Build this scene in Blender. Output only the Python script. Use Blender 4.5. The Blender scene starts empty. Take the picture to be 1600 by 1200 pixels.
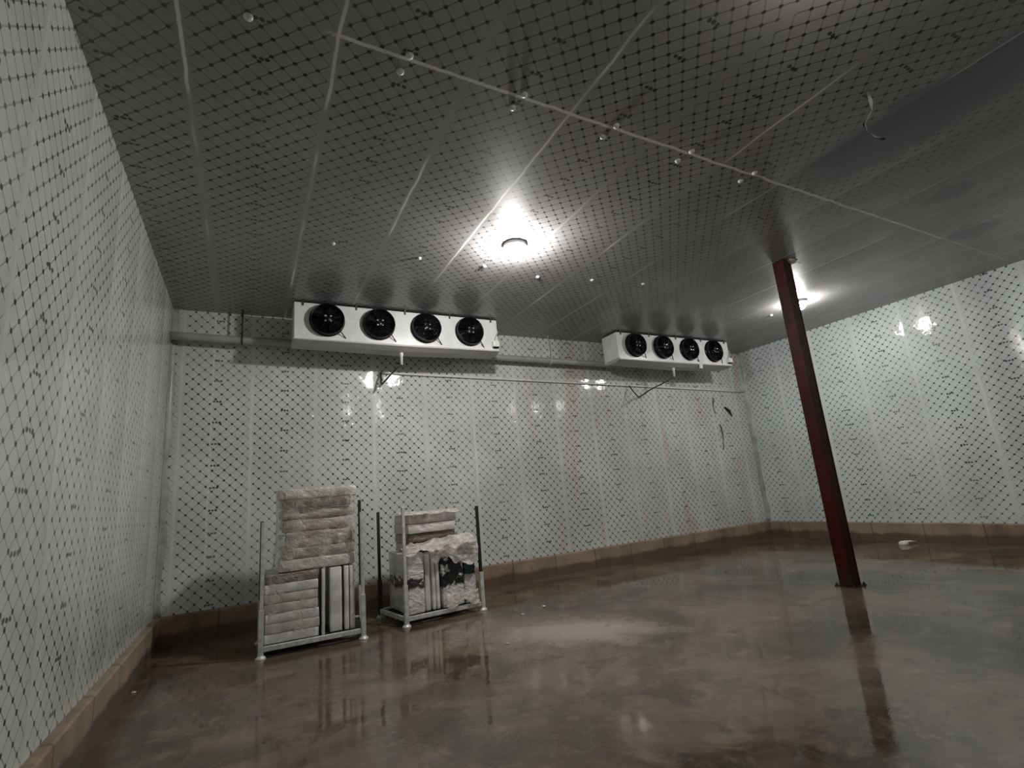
import bpy, bmesh, math, random
from mathutils import Vector, Matrix, noise, Euler

C = bpy.context.scene
COL = C.collection
rnd = random.Random(7)
PI = math.pi

# ------------------------------------------------------------------ camera
F_PX, PITCH, ROLL, YAW = 777.568, 0.21386, -0.08542, 0.49628
def make_camera():
    cy, sy, cp, sp = math.cos(YAW), math.sin(YAW), math.cos(PITCH), math.sin(PITCH)
    fw = Vector((sy*cp, cy*cp, sp)); r0 = Vector((cy, -sy, 0)); u0 = r0.cross(fw)
    r = math.cos(ROLL)*r0 + math.sin(ROLL)*u0
    u = -math.sin(ROLL)*r0 + math.cos(ROLL)*u0
    cd = bpy.data.cameras.new('camera'); co = bpy.data.objects.new('camera', cd); COL.objects.link(co)
    m = Matrix((r, u, -fw)).transposed().to_4x4(); m.translation = Vector((0, 0, 1.6))
    co.matrix_world = m
    cd.sensor_width = 36.0; cd.lens = F_PX/1600*36.0; cd.clip_start = 0.02
    C.camera = co
make_camera()

# ------------------------------------------------------------------ world, exposure
w = bpy.data.worlds.new('world'); C.world = w; w.use_nodes = True
w.node_tree.nodes['Background'].inputs[0].default_value = (0.01, 0.01, 0.01, 1)
w.node_tree.nodes['Background'].inputs[1].default_value = 0.0
vs = C.view_settings
vs.view_transform = 'Standard'; vs.look = 'None'; vs.gamma = 1.0; vs.use_curve_mapping = False
vs.exposure = 0.0
LAMP_E = 690.0                       # radiance of a lit lamp diffuser
LAMP_COL = (1.0, 0.975, 0.94)

# ------------------------------------------------------------------ room dimensions
XL, XR, YB, YF, H = -1.054, 11.591, 8.564, -3.2, 4.728
CURB_H, CURB_T = 0.375, 0.073

# ------------------------------------------------------------------ helpers
class G:
    """small node-graph writer"""
    def __init__(self, name):
        self.m = bpy.data.materials.new(name); self.m.use_nodes = True
        self.t = self.m.node_tree; self.n = self.t.nodes; self.n.clear()
        self.out = self.n.new('ShaderNodeOutputMaterial')
    def node(self, typ, ins=None, **kw):
        nd = self.n.new(typ)
        for k, v in kw.items(): setattr(nd, k, v)
        for k, v in (ins or {}).items(): self.put(nd.inputs[k], v)
        return nd
    def put(self, sock, v):
        if isinstance(v, bpy.types.NodeSocket): self.t.links.new(v, sock)
        elif isinstance(v, (tuple, list)) and sock.type == 'RGBA' and len(v) == 3: sock.default_value = (*v, 1)
        else: sock.default_value = v
    def math(self, op, a, b=None, c=None, clamp=False):
        nd = self.n.new('ShaderNodeMath'); nd.operation = op; nd.use_clamp = clamp
        for i, v in enumerate((a, b, c)):
            if v is not None: self.put(nd.inputs[i], v)
        return nd.outputs[0]
    def ss(self, v, lo, hi, a=0.0, b=1.0):
        nd = self.n.new('ShaderNodeMapRange'); nd.interpolation_type = 'SMOOTHSTEP'
        for k, x in zip(('Value', 'From Min', 'From Max', 'To Min', 'To Max'), (v, lo, hi, a, b)): self.put(nd.inputs[k], x)
        return nd.outputs[0]
    def noise(self, vec, scale, detail=2.0, rough=0.5, dist=0.0, col=False):
        nd = self.node('ShaderNodeTexNoise', {'Vector': vec, 'Scale': scale, 'Detail': detail, 'Roughness': rough, 'Distortion': dist})
        return nd.outputs[1 if col else 0]
    def mix(self, f, a, b):
        nd = self.n.new('ShaderNodeMix'); nd.data_type = 'RGBA'
        self.put(nd.inputs[0], f); self.put(nd.inputs[6], a); self.put(nd.inputs[7], b)
        return nd.outputs[2]
    def pos(self): return self.node('ShaderNodeNewGeometry').outputs['Position']
    def obj(self): return self.node('ShaderNodeTexCoord').outputs['Object']
    def xyz(self, v):
        o = self.node('ShaderNodeSeparateXYZ', {0: v}).outputs; return o[0], o[1], o[2]
    def vec(self, x, y, z=0.0): return self.node('ShaderNodeCombineXYZ', {0: x, 1: y, 2: z}).outputs[0]
    def bump(self, h, strength, dist, normal=None):
        ins = {'Height': h, 'Strength': strength, 'Distance': dist}
        if normal is not None: ins['Normal'] = normal
        return self.node('ShaderNodeBump', ins).outputs[0]
    def bsdf(self, **ins):
        return self.node('ShaderNodeBsdfPrincipled', {k.replace('_', ' '): v for k, v in ins.items()})
    def done(self, sh): self.t.links.new(sh.outputs[0] if hasattr(sh, 'outputs') else sh, self.out.inputs[0]); return self.m

def simple(name, col, rough=0.5, metal=0.0, var=0.12, scale=8.0, bump=0.0, coat=0.0, emit=0.0, spec=0.5):
    g = G(name); o = g.obj()
    nz = g.noise(o, scale, 4.0, 0.6)
    c = g.mix(g.ss(nz, 0.3, 0.7), tuple(x*(1-var) for x in col), tuple(min(1, x*(1+var)) for x in col))
    ins = dict(Base_Color=c, Roughness=g.ss(nz, 0.2, 0.8, max(0.03, rough-0.08), min(1, rough+0.08)), Metallic=metal, Coat_Weight=coat)
    b = g.bsdf(**ins); g.put(b.inputs['Specular IOR Level'], spec)
    if bump: g.put(b.inputs['Normal'], g.bump(g.noise(o, scale*3, 4.0, 0.6), bump, 0.01))
    if emit:
        g.put(b.inputs['Emission Color'], (*LAMP_COL, 1)); b.inputs['Emission Strength'].default_value = emit
    return g.done(b)

# ------------------------------------------------------------------ setting materials
def film_panel(name, axes, seam0, seam_w, line=(0.6, 0.4), extra_seam=None, cross=None, bare=None,
               tint=(0.62, 0.64, 0.62), seam_amt=0.32, gloss=0.015, thr=0.40, stain=False, coat=0.8):
    """sandwich panel under printed protective film: diagonal lattice, dots, small logo clusters, joints"""
    g = G(name); p = g.pos(); q = g.xyz(p)
    u, v = q[axes[0]], q[axes[1]]
    wob = g.math('MULTIPLY', g.math('SUBTRACT', g.noise(p, 1.7, 2.0), 0.5), 0.03)
    uu, vv = g.math('ADD', u, wob), g.math('ADD', v, wob)
    P_ = 0.152
    a = g.math('DIVIDE', g.math('ADD', uu, vv), P_); b = g.math('DIVIDE', g.math('SUBTRACT', uu, vv), P_)
    def dist_int(x): return g.math('ABSOLUTE', g.math('SUBTRACT', g.math('FRACT', g.math('ADD', x, 0.5)), 0.5))
    da, db = dist_int(a), dist_int(b)
    fade = g.ss(g.noise(p, 0.9, 3.0), 0.3, 0.6, 0.75, 1.0)
    la = g.math('MULTIPLY', g.ss(da, 0.018, 0.062, 1, 0), line[0]); lb = g.math('MULTIPLY', g.ss(db, 0.018, 0.062, 1, 0), line[1])
    dots = g.ss(g.math('SQRT', g.math('ADD', g.math('MULTIPLY', da, da), g.math('MULTIPLY', db, db))), 0.115, 0.175, 0.99, 0)
    # logo clusters, one column up each panel
    pu = g.math('DIVIDE', g.math('SUBTRACT', u, seam0), seam_w)
    cell = g.math('FLOOR', pu)
    cu = g.math('MULTIPLY', g.math('SUBTRACT', g.math('SUBTRACT', pu, cell), 0.5), seam_w)
    jit = g.node('ShaderNodeTexWhiteNoise', {'W': cell}, noise_dimensions='1D').outputs[0]
    lv = g.math('ADD', g.math('DIVIDE', v, 0.32), jit)
    cv = g.math('MULTIPLY', g.math('SUBTRACT', g.math('FRACT', lv), 0.5), 0.32)
    gw = g.math('MULTIPLY', g.math('SUBTRACT', g.noise(p, 30.0, 1.0), 0.5), 0.022)
    gx = g.math('MULTIPLY', dist_int(g.math('DIVIDE', g.math('ADD', cu, gw), 0.042)), 0.042)
    gy = g.math('MULTIPLY', g.math('ADD', cv, gw), 1.15)
    blob = g.ss(g.math('SQRT', g.math('ADD', g.math('MULTIPLY', gx, gx), g.math('MULTIPLY', gy, gy))), 0.013, 0.022, 1, 0)
    logo = g.math('MULTIPLY', g.math('MULTIPLY', blob, 0.92), g.ss(g.math('ABSOLUTE', cu), 0.055, 0.066, 1, 0))
    ink = g.math('MAXIMUM', g.math('MAXIMUM', la, lb), g.math('MAXIMUM', dots, logo))
    ink = g.math('MULTIPLY', ink, fade)
    cloud = g.noise(p, 0.8, 5.0, 0.6)
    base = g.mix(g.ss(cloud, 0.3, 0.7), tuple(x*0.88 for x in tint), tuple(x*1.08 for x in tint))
    if stain:      # rusty drip marks running down the film
        st = g.noise(g.vec(g.math('MULTIPLY', u, 1.6), g.math('MULTIPLY', v, 0.28)), 1.3, 4.0, 0.6)
        m_ = g.math('MULTIPLY', g.ss(st, 0.48, 0.68), g.math('MULTIPLY', g.ss(u, 3.5, 6.5), 0.55))
        base = g.mix(m_, base, (0.50, 0.42, 0.34))
    # joints
    sw = g.math('MULTIPLY', g.math('SUBTRACT', g.noise(g.vec(0.0, v, u), 2.2, 4.0), 0.5), 0.05)
    su = g.math('ABSOLUTE', g.math('SUBTRACT', g.math('FRACT', g.math('ADD', g.math('DIVIDE', g.math('SUBTRACT', g.math('ADD', u, sw), seam0), seam_w), 0.5)), 0.5))
    su = g.math('MULTIPLY', su, seam_w)
    seg = g.ss(g.noise(g.vec(g.math('MULTIPLY', g.math('ROUND', pu), 7.3), g.math('MULTIPLY', v, 0.55)), 1.0, 3.0), thr, thr+0.14)
    seam = g.math('MULTIPLY', g.ss(su, 0.008, 0.016, 1, 0), seg)
    rj = g.node('ShaderNodeTexWhiteNoise', {'W': g.math('ADD', g.math('ROUND', pu), 0.37)}, noise_dimensions='1D').outputs[0]
    seam = g.math('MULTIPLY', seam, g.ss(rj, 0.05, 0.75, 0.25, 1.0))
    bare_near = g.ss(su, 0.02, 0.05, 0, 1)
    if extra_seam is not None:
        e = g.math('ABSOLUTE', g.math('SUBTRACT', g.math('ADD', u, sw), extra_seam))
        seam = g.math('MAXIMUM', seam, g.ss(e, 0.008, 0.016, 1, 0))
    if cross is not None:
        cw = g.math('MULTIPLY', g.math('SUBTRACT', g.noise(g.vec(u, 3.0), 3.0, 4.0), 0.5), 0.07)
        e = g.math('ABSOLUTE', g.math('SUBTRACT', g.math('ADD', v, cw), cross[0]))
        cseg = g.math('MULTIPLY', g.ss(u, cross[1]-0.1, cross[1]+0.1), g.ss(u, cross[2]-0.1, cross[2]+2.5, 1, 0.25))
        cseg = g.math('MULTIPLY', cseg, g.ss(g.noise(g.vec(g.math('MULTIPLY', u, 1.1), 9.0), 1.0, 3.0), 0.33, 0.45))
        seam = g.math('MAXIMUM', seam, g.math('MULTIPLY', g.ss(e, 0.010, 0.020, 1, 0), cseg))
    ink = g.math('MULTIPLY', ink, bare_near)
    if bare is not None:      # strip where the film is missing, and round wet stains
        (x0, x1, y1, stains) = bare
        nz = g.math('MULTIPLY', g.math('SUBTRACT', g.noise(p, 2.4, 5.0, 0.65), 0.5), 0.6)
        un = g.math('ADD', u, nz)
        strip = g.math('MULTIPLY', g.math('MULTIPLY', g.ss(un, x0-0.10, x0+0.12), g.ss(un, x1-0.12, x1+0.10, 1, 0)), g.ss(g.math('ADD', v, nz), y1-0.35, y1+0.1, 1, 0))
        for (sx, sy, sr) in stains:
            dx = g.math('SUBTRACT', un, sx); dy = g.math('SUBTRACT', g.math('ADD', v, nz), sy)
            rr = g.math('SQRT', g.math('ADD', g.math('MULTIPLY', dx, dx), g.math('MULTIPLY', dy, dy)))
            strip = g.math('MAXIMUM', strip, g.math('MULTIPLY', g.ss(rr, sr*0.75, sr*1.1, 1, 0), 0.8))
        right = g.ss(u, 5.6, 7.2, 1.0, 0.35)
        ink = g.math('MULTIPLY', g.math('MULTIPLY', ink, right), g.math('SUBTRACT', 1.0, g.math('MULTIPLY', strip, 0.85)))
        base = g.mix(strip, base, (0.19, 0.175, 0.19))
    c = g.mix(ink, base, (0.012, 0.012, 0.014))
    c = g.mix(g.math('MULTIPLY', seam, seam_amt), c, (0.9, 0.88, 0.82))
    # wrinkled film: convex panels, sharp little wrinkles
    cu2 = g.math('SUBTRACT', g.math('SUBTRACT', pu, cell), 0.5)
    crown = g.math('MULTIPLY', g.math('MULTIPLY', cu2, cu2), -0.045)
    crown = g.math('ADD', crown, g.math('MULTIPLY', g.math('MULTIPLY', cu, g.math('SUBTRACT', jit, 0.5)), 0.02))
    wr = g.noise(p, 13.0, 3.0, 0.55, 0.6); wr2 = g.noise(p, 2.2, 2.0, 0.5)
    hgt = g.math('ADD', g.math('ADD', g.math('MULTIPLY', wr, 0.0028), g.math('MULTIPLY', wr2, 0.003)), crown)
    n = g.bump(hgt, 1.0, 1.0)
    b_ = g.bsdf(Base_Color=c, Roughness=0.45, Coat_Weight=coat, Coat_Roughness=gloss)
    g.put(b_.inputs['Coat Normal'], n)
    b_.inputs['Specular IOR Level'].default_value = 0.2
    return g.done(b_)

def floor_material():
    g = G('wet_concrete'); p = g.pos(); x, y, z = g.xyz(p)
    n1 = g.noise(p, 0.55, 6.0, 0.6, 0.8); n2 = g.noise(p, 2.6, 6.0, 0.65, 0.5); n3 = g.noise(p, 14.0, 4.0, 0.6)
    c = g.mix(g.ss(n1, 0.32, 0.68), (0.050, 0.037, 0.027), (0.178, 0.142, 0.106))
    c = g.mix(g.ss(n2, 0.50, 0.72, 0, 0.6), c, (0.245, 0.198, 0.148))
    c = g.mix(g.ss(g.noise(p, 0.8, 4.0, 0.6, 1.0), 0.55, 0.7, 0, 0.5), c, (0.045, 0.046, 0.036))
    c = g.mix(g.ss(n3, 0.55, 0.8, 0, 0.3), c, (0.05, 0.042, 0.034))
    c = g.mix(g.ss(g.noise(p, 5.5, 6.0, 0.7, 1.2), 0.50, 0.72, 0, 0.35), c, (0.23, 0.195, 0.155))
    c = g.mix(g.ss(g.noise(p, 1.3, 5.0, 0.65, 1.5), 0.52, 0.68, 0, 0.6), c, (0.034, 0.026, 0.019))
    # the dry pale patch of cement dust
    wn = g.math('MULTIPLY', g.math('SUBTRACT', g.noise(p, 1.5, 5.0, 0.65, 0.7), 0.5), 1.5)
    dx = g.math('SUBTRACT', x, 3.42); dy = g.math('SUBTRACT', y, 5.12)
    ca, sa = math.cos(-0.75), math.sin(-0.75)
    e1 = g.math('DIVIDE', g.math('ADD', g.math('MULTIPLY', dx, ca), g.math('MULTIPLY', dy, sa)), 0.95)
    e2 = g.math('DIVIDE', g.math('SUBTRACT', g.math('MULTIPLY', dy, ca), g.math('MULTIPLY', dx, sa)), 0.52)
    rr = g.math('ADD', g.math('SQRT', g.math('ADD', g.math('MULTIPLY', e1, e1), g.math('MULTIPLY', e2, e2))), wn)
    dry = g.ss(rr, 0.35, 1.25, 1, 0)
    pits = g.ss(g.noise(p, 6.5, 3.0), 0.62, 0.7, 1, 0.35)
    dry = g.math('MULTIPLY', dry, pits)
    c = g.mix(g.math('MULTIPLY', dry, 0.85), c, (0.34, 0.315, 0.285))
    wet = g.ss(g.noise(p, 0.62, 4.0, 0.55, 0.6), 0.40, 0.58)
    ro = g.math('ADD', g.ss(wet, 0.0, 1.0, 0.17, 0.012), g.ss(g.noise(p, 5.0, 4.0), 0.50, 0.75, 0.0, 0.07))
    ro = g.math('ADD', ro, g.math('MULTIPLY', dry, 0.5))
    hb = g.math('ADD', g.math('MULTIPLY', n2, 0.0012), g.math('MULTIPLY', g.noise(p, 9.0, 4.0, 0.55), g.ss(wet, 0, 1, 0.0016, 0.0005)))
    n = g.bump(hb, 1.0, 1.0)
    b = g.bsdf(Base_Color=c, Roughness=ro, Normal=n); b.inputs['IOR'].default_value = 1.58
    return g.done(b)

def curb_material(name, axis):
    g = G(name); p = g.pos(); q = g.xyz(p); u, z = q[axis], q[2]
    n1 = g.noise(p, 2.0, 6.0, 0.6); n2 = g.noise(p, 12.0, 4.0, 0.6)
    c = g.mix(g.ss(n1, 0.3, 0.7), (0.15, 0.10, 0.068), (0.34, 0.255, 0.18))
    cellid = g.math('FLOOR', g.math('DIVIDE', g.math('ADD', u, 0.3), 0.92))
    tone = g.node('ShaderNodeTexWhiteNoise', {'W': cellid}, noise_dimensions='1D').outputs[0]
    c = g.mix(g.math('MULTIPLY', tone, 0.45), c, (0.42, 0.34, 0.255))
    c = g.mix(g.ss(n2, 0.55, 0.75, 0, 0.5), c, (0.10, 0.07, 0.045))
    low = g.ss(g.math('ADD', z, g.math('MULTIPLY', g.math('SUBTRACT', n1, 0.5), 0.18)), 0.13, 0.2, 0.75, 0)   # damp tide mark
    c = g.mix(low, c, (0.085, 0.055, 0.036))
    joint = g.math('ABSOLUTE', g.math('SUBTRACT', g.math('FRACT', g.math('ADD', g.math('DIVIDE', g.math('ADD', u, 0.3), 0.92), 0.5)), 0.5))
    c = g.mix(g.ss(joint, 0.006, 0.02, 0.6, 0), c, (0.07, 0.045, 0.03))
    b = g.bsdf(Base_Color=c, Roughness=g.ss(low, 0, 1, 0.6, 0.3), Normal=g.bump(g.math('ADD', n1, g.math('MULTIPLY', n2, 0.4)), 0.5, 0.02))
    return g.done(b)

M = {}
M['wall_back'] = film_panel('film_panel_back', (0, 2), 0.03, 0.93, (0.6, 0.4), extra_seam=-0.5, stain=True)
M['wall_left'] = film_panel('film_panel_left', (1, 2), 0.33, 0.93, (0.55, 0.45), tint=(0.60, 0.65, 0.62))
M['wall_right'] = film_panel('film_panel_right', (1, 2), 0.10, 0.93, (0.5, 0.3), tint=(0.62, 0.67, 0.66))
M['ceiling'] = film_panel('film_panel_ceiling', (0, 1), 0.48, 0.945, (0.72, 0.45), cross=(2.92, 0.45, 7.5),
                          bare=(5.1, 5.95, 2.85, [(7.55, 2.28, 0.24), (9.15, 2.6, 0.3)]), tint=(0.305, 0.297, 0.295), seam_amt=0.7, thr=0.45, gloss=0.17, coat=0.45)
M['floor'] = floor_material()
M['curb_x'] = curb_material('damp_curb_long', 0); M['curb_y'] = curb_material('damp_curb_side', 1)

# object materials
M['white_paint'] = simple('white_painted_sheet', (0.72, 0.72, 0.72), 0.28, var=0.04, scale=3, bump=0.02)
M['grey_paint'] = simple('grey_sheet', (0.42, 0.41, 0.39), 0.4, var=0.06)
M['black_plastic'] = simple('black_plastic', (0.004, 0.004, 0.0045), 0.28, spec=0.22)
M['black_matt'] = simple('black_matt', (0.006, 0.006, 0.006), 0.6, spec=0.15)
M['dark_metal'] = simple('dark_metal', (0.05, 0.047, 0.045), 0.45, 0.4)
M['bright_bolt'] = simple('bright_bolt', (0.9, 0.9, 0.9), 0.12, 1.0, var=0.02)
M['galv'] = simple('galvanised_steel', (0.58, 0.58, 0.55), 0.42, 0.2, var=0.2, scale=14)
M['galv_dark'] = simple('dark_steel', (0.03, 0.028, 0.026), 0.5, 0.3, var=0.3, scale=14)  # much darker steel colour: rear posts, one front post, one sleeve, deck slats
M['pvc'] = simple('white_pvc', (0.74, 0.73, 0.70), 0.3, var=0.05)
M['foil'] = simple('grey_pipe_wrap', (0.36, 0.37, 0.35), 0.35, 0.1, var=0.12, scale=5, bump=0.08)
M['diffuser'] = simple('lit_diffuser', (0.9, 0.9, 0.88), 0.3, emit=LAMP_E)
M['diffuser_side'] = simple('side_lit_diffuser', (0.9, 0.9, 0.88), 0.3, emit=LAMP_E*0.50)
M['diffuser_dim'] = simple('dimmer_lit_diffuser', (0.9, 0.9, 0.88), 0.3, emit=LAMP_E*0.17)
M['foam'] = simple('expanding_foam', (0.62, 0.58, 0.46), 0.8, var=0.2, scale=20, bump=0.5)
M['nylon'] = simple('white_nylon', (0.6, 0.6, 0.58), 0.35, var=0.04)
M['scrap'] = simple('white_scrap_plastic', (0.75, 0.72, 0.66), 0.4)
M['film_strip'] = simple('torn_film', (0.74, 0.72, 0.68), 0.25, var=0.1)

M['flashing'] = simple('grey_flashing', (0.34, 0.35, 0.34), 0.35, var=0.25, scale=4, bump=0.1)

def red_paint():
    g = G('oxide_red_paint'); o = g.obj(); x, y, z = g.xyz(o)
    n = g.noise(o, 5.0, 5.0, 0.6); n2 = g.noise(o, 40.0, 3.0)
    c = g.mix(g.ss(n, 0.3, 0.7), (0.026, 0.0022, 0.002), (0.055, 0.005, 0.004))
    c = g.mix(g.ss(n2, 0.62, 0.75, 0, 0.4), c, (0.13, 0.05, 0.036))
    dirt = g.ss(g.math('ADD', z, g.math('MULTIPLY', g.math('SUBTRACT', n, 0.5), 0.3)), 0.02, 0.4, 0.7, 0)
    c = g.mix(dirt, c, (0.03, 0.014, 0.010))
    b = g.bsdf(Base_Color=c, Roughness=0.45, Normal=g.bump(n2, 0.15, 0.01)); b.inputs['Specular IOR Level'].default_value = 0.22
    return g.done(b)
M['red'] = red_paint()

def wrapped(name, lo, hi, streak=0.3, dark=None, gloss=0.22):
    """bundle seen through its own tight cloudy plastic film"""
    g = G(name); o = g.obj(); x, y, z = g.xyz(o)
    ly = g.noise(g.vec(g.math('MULTIPLY', x, 1.0), g.math('MULTIPLY', y, 1.0), g.math('MULTIPLY', z, 4.0)), 2.6, 3.0, 0.55)
    n = g.noise(o, 6.0, 5.0, 0.65, 1.0)
    c = g.mix(g.ss(ly, 0.3, 0.7), lo, hi)
    c = g.mix(g.ss(n, 0.5, 0.75, 0, streak), c, (0.80, 0.78, 0.75))
    if dark:
        (col, lo_, hi_, z0, z1) = dark
        nz = g.noise(o, 7.0, 4.0, 0.6, 0.6)
        zz = g.math('ADD', z, g.math('MULTIPLY', g.math('SUBTRACT', nz, 0.5), 0.22))
        band = g.math('MULTIPLY', g.ss(zz, z0-0.02, z0+0.03), g.ss(zz, z1-0.03, z1+0.02, 1, 0))
        c = g.mix(g.math('MULTIPLY', band, g.ss(g.noise(o, 9.0, 3.0), lo_, hi_)), c, col)
    wr = g.noise(g.vec(x, y, g.math('MULTIPLY', z, 1.4)), 6.0, 3.0, 0.55, 1.8)
    return g.done(g.bsdf(Base_Color=c, Roughness=gloss, Coat_Weight=0.3, Normal=g.bump(wr, 0.7, 0.05)))
M['wrap_light'] = wrapped('wrapped_pale', (0.48, 0.45, 0.41), (0.74, 0.71, 0.66))
M['wrap_mid'] = wrapped('wrapped_beige', (0.24, 0.205, 0.165), (0.62, 0.57, 0.49))
M['wrap_brown'] = wrapped('wrapped_brown', (0.085, 0.055, 0.043), (0.27, 0.21, 0.17))
M['wrap_pink'] = wrapped('wrapped_pinkish', (0.55, 0.505, 0.485), (0.74, 0.685, 0.665), 0.2)
M['bag_dark_band'] = wrapped('bag_with_dark_band', (0.50, 0.485, 0.47), (0.75, 0.73, 0.71), 0.3, ((0.03, 0.028, 0.030), 0.38, 0.46, -0.08, 0.08))
M['bag_black'] = wrapped('bag_with_black_patches', (0.46, 0.45, 0.44), (0.75, 0.73, 0.71), 0.4, ((0.008, 0.011, 0.010), 0.36, 0.44, -0.12, 0.28))
M['bag_green'] = wrapped('bag_with_green_patch', (0.48, 0.47, 0.45), (0.75, 0.74, 0.72), 0.4, ((0.006, 0.030, 0.024), 0.28, 0.36, -0.02, 0.34))
M['board'] = simple('grey_board', (0.66, 0.65, 0.62), 0.45, var=0.22, scale=5, bump=0.05)
M['board_warm'] = simple('beige_board', (0.54, 0.505, 0.46), 0.5, var=0.3, scale=6, bump=0.08)
M['board_white'] = simple('white_board', (0.60, 0.59, 0.57), 0.4, var=0.08)

def clear_film(name, opac=0.35, col=(0.62, 0.60, 0.56)):
    g = G(name); o = g.obj()
    n = g.noise(o, 5.0, 5.0, 0.6, 1.2)
    wr = g.noise(o, 8.0, 3.0, 0.55, 1.8)
    b = g.bsdf(Base_Color=col, Roughness=0.08, Normal=g.bump(wr, 1.0, 0.04))
    t = g.node('ShaderNodeBsdfTransparent')
    f = g.ss(n, 0.35, 0.75, opac*0.35, min(1, opac*1.6))
    mx = g.node('ShaderNodeMixShader', {0: f}); g.put(mx.inputs[1], t.outputs[0]); g.put(mx.inputs[2], b.outputs[0])
    return g.done(mx)
M['film_clear'] = clear_film('clear_wrap_film', 0.36, (0.70, 0.68, 0.64))
M['film_cloudy'] = clear_film('cloudy_wrap_film', 0.95, (0.78, 0.735, 0.70))

# ------------------------------------------------------------------ mesh helpers
def finish(bm, name, mat, parent=None, loc=(0, 0, 0), rot=(0, 0, 0), smooth=False, ang=None):
    me = bpy.data.meshes.new(name)
    bmesh.ops.recalc_face_normals(bm, faces=bm.faces[:])
    bm.to_mesh(me); bm.free()
    if smooth:
        for p in me.polygons: p.use_smooth = True
    me.materials.append(mat)
    o = bpy.data.objects.new(name, me); COL.objects.link(o)
    o.location = loc; o.rotation_euler = rot
    if parent: o.parent = parent
    return o

def add_box(bm, x0, x1, y0, y1, z0, z1, bev=0.0, seg=2, mat=None):
    r = bmesh.ops.create_cube(bm, size=1.0)
    vs_ = r['verts']
    T = Matrix.Translation(((x0+x1)/2, (y0+y1)/2, (z0+z1)/2)) @ Matrix.Diagonal((x1-x0, y1-y0, z1-z0, 1))
    bmesh.ops.transform(bm, matrix=T, verts=vs_)
    if mat is not None: bmesh.ops.transform(bm, matrix=mat, verts=vs_)
    if bev:
        es = list({e for v in vs_ for e in v.link_edges})
        bmesh.ops.bevel(bm, geom=es, offset=bev, segments=seg, affect='EDGES', profile=0.5)

def box(name, x0, x1, y0, y1, z0, z1, mat, parent=None, bev=0.0, **kw):
    bm = bmesh.new(); add_box(bm, x0, x1, y0, y1, z0, z1, bev); return finish(bm, name, mat, parent, **kw)

def add_tube(bm, pts, r, seg=12, cap=True):
    pts = [Vector(p) for p in pts]; rings = []
    up = Vector((0, 0, 1))
    for i, p in enumerate(pts):
        d = (pts[min(i+1, len(pts)-1)] - pts[max(i-1, 0)]).normalized()
        a = d.cross(up)
        if a.length < 1e-3: a = d.cross(Vector((1, 0, 0)))
        a.normalize(); b = d.cross(a)
        rad = r[i] if isinstance(r, (list, tuple)) else r
        rings.append([bm.verts.new(p + (a*math.cos(t) + b*math.sin(t))*rad) for t in [2*PI*k/seg for k in range(seg)]])
    for A, B in zip(rings, rings[1:]):
        for k in range(seg): bm.faces.new((A[k], A[(k+1) % seg], B[(k+1) % seg], B[k]))
    if cap:
        bm.faces.new(rings[0][::-1]); bm.faces.new(rings[-1])

def add_lathe(bm, prof, seg=32, M4=None):
    """prof: list of (radius, height) revolved round z, then transformed"""
    rings = []
    M4 = M4 or Matrix.Identity(4)
    for (r, z) in prof:
        if r < 1e-5: rings.append([bm.verts.new(M4 @ Vector((0, 0, z)))])
        else: rings.append([bm.verts.new(M4 @ Vector((r*math.cos(2*PI*k/seg), r*math.sin(2*PI*k/seg), z))) for k in range(seg)])
    for A, B in zip(rings, rings[1:]):
        for k in range(seg):
            k2 = (k+1) % seg
            if len(A) == 1 and len(B) == 1: continue
            if len(A) == 1: bm.faces.new((A[0], B[k], B[k2]))
            elif len(B) == 1: bm.faces.new((A[k], A[k2], B[0]))
            else: bm.faces.new((A[k], A[k2], B[k2], B[k]))

def add_crumpled(bm, sx, sy, sz, amp, seed, cuts=7, bev=0.02, freq=5.0):
    """softly dented slab, base on z=0, centred in x and y"""
    add_box(bm, -sx/2, sx/2, -sy/2, sy/2, 0, sz, bev, 2)
    bmesh.ops.subdivide_edges(bm, edges=[e for e in bm.edges if e.calc_length() > 0.12], cuts=cuts, use_grid_fill=True)
    off = Vector((seed*3.7, seed*1.3, seed*2.1))
    for v in bm.verts:
        if v.co.z < 0.004 or v.co.z > sz-0.004:
            nz = noise.noise_vector(v.co*freq + off); v.co += Vector((nz.x, nz.y, 0))*amp
            if v.co.z > sz-0.004: v.co.z -= abs(nz.z)*amp*0.6
        else:
            v.co += noise.noise_vector(v.co*freq + off)*amp

def thing(name, label, cat, loc=(0, 0, 0), rotz=0.0, group=None):
    o = bpy.data.objects.new(name, None); COL.objects.link(o); o.location = loc; o.rotation_euler = (0, 0, rotz)
    o.empty_display_size = 0.1
    return tag(o, label, cat, group)
def tag(o, label, cat, group=None):
    o['label'] = label; o['category'] = cat
    if group: o['group'] = group
    return o
def struct(o):
    o['kind'] = 'structure'; return o
def dup(root, loc, label=None, rotz=None):
    r = root.copy(); COL.objects.link(r); r.location = loc
    if rotz is not None: r.rotation_euler = (0, 0, rotz)
    if label: r['label'] = label
    for ch in list(root.children):
        c = ch.copy(); COL.objects.link(c); c.parent = r
        for gch in list(ch.children):
            d = gch.copy(); COL.objects.link(d); d.parent = c
    return r

# ------------------------------------------------------------------ the room
T = 0.12
struct(box('floor', XL-T, XR+T, YF-T, YB+T, -0.15, 0.0, M['floor']))
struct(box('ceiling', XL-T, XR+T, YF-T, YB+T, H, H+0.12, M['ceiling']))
struct(box('wall_back', XL-T, XR+T, YB, YB+T, 0.0, H, M['wall_back']))
struct(box('wall_left', XL-T, XL, YF, YB, 0.0, H, M['wall_left']))
struct(box('wall_right', XR, XR+T, YF, YB, 0.0, H, M['wall_right']))
struct(box('wall_front', XL-T, XR+T, YF-T, YF, 0.0, H, M['wall_back']))

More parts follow.
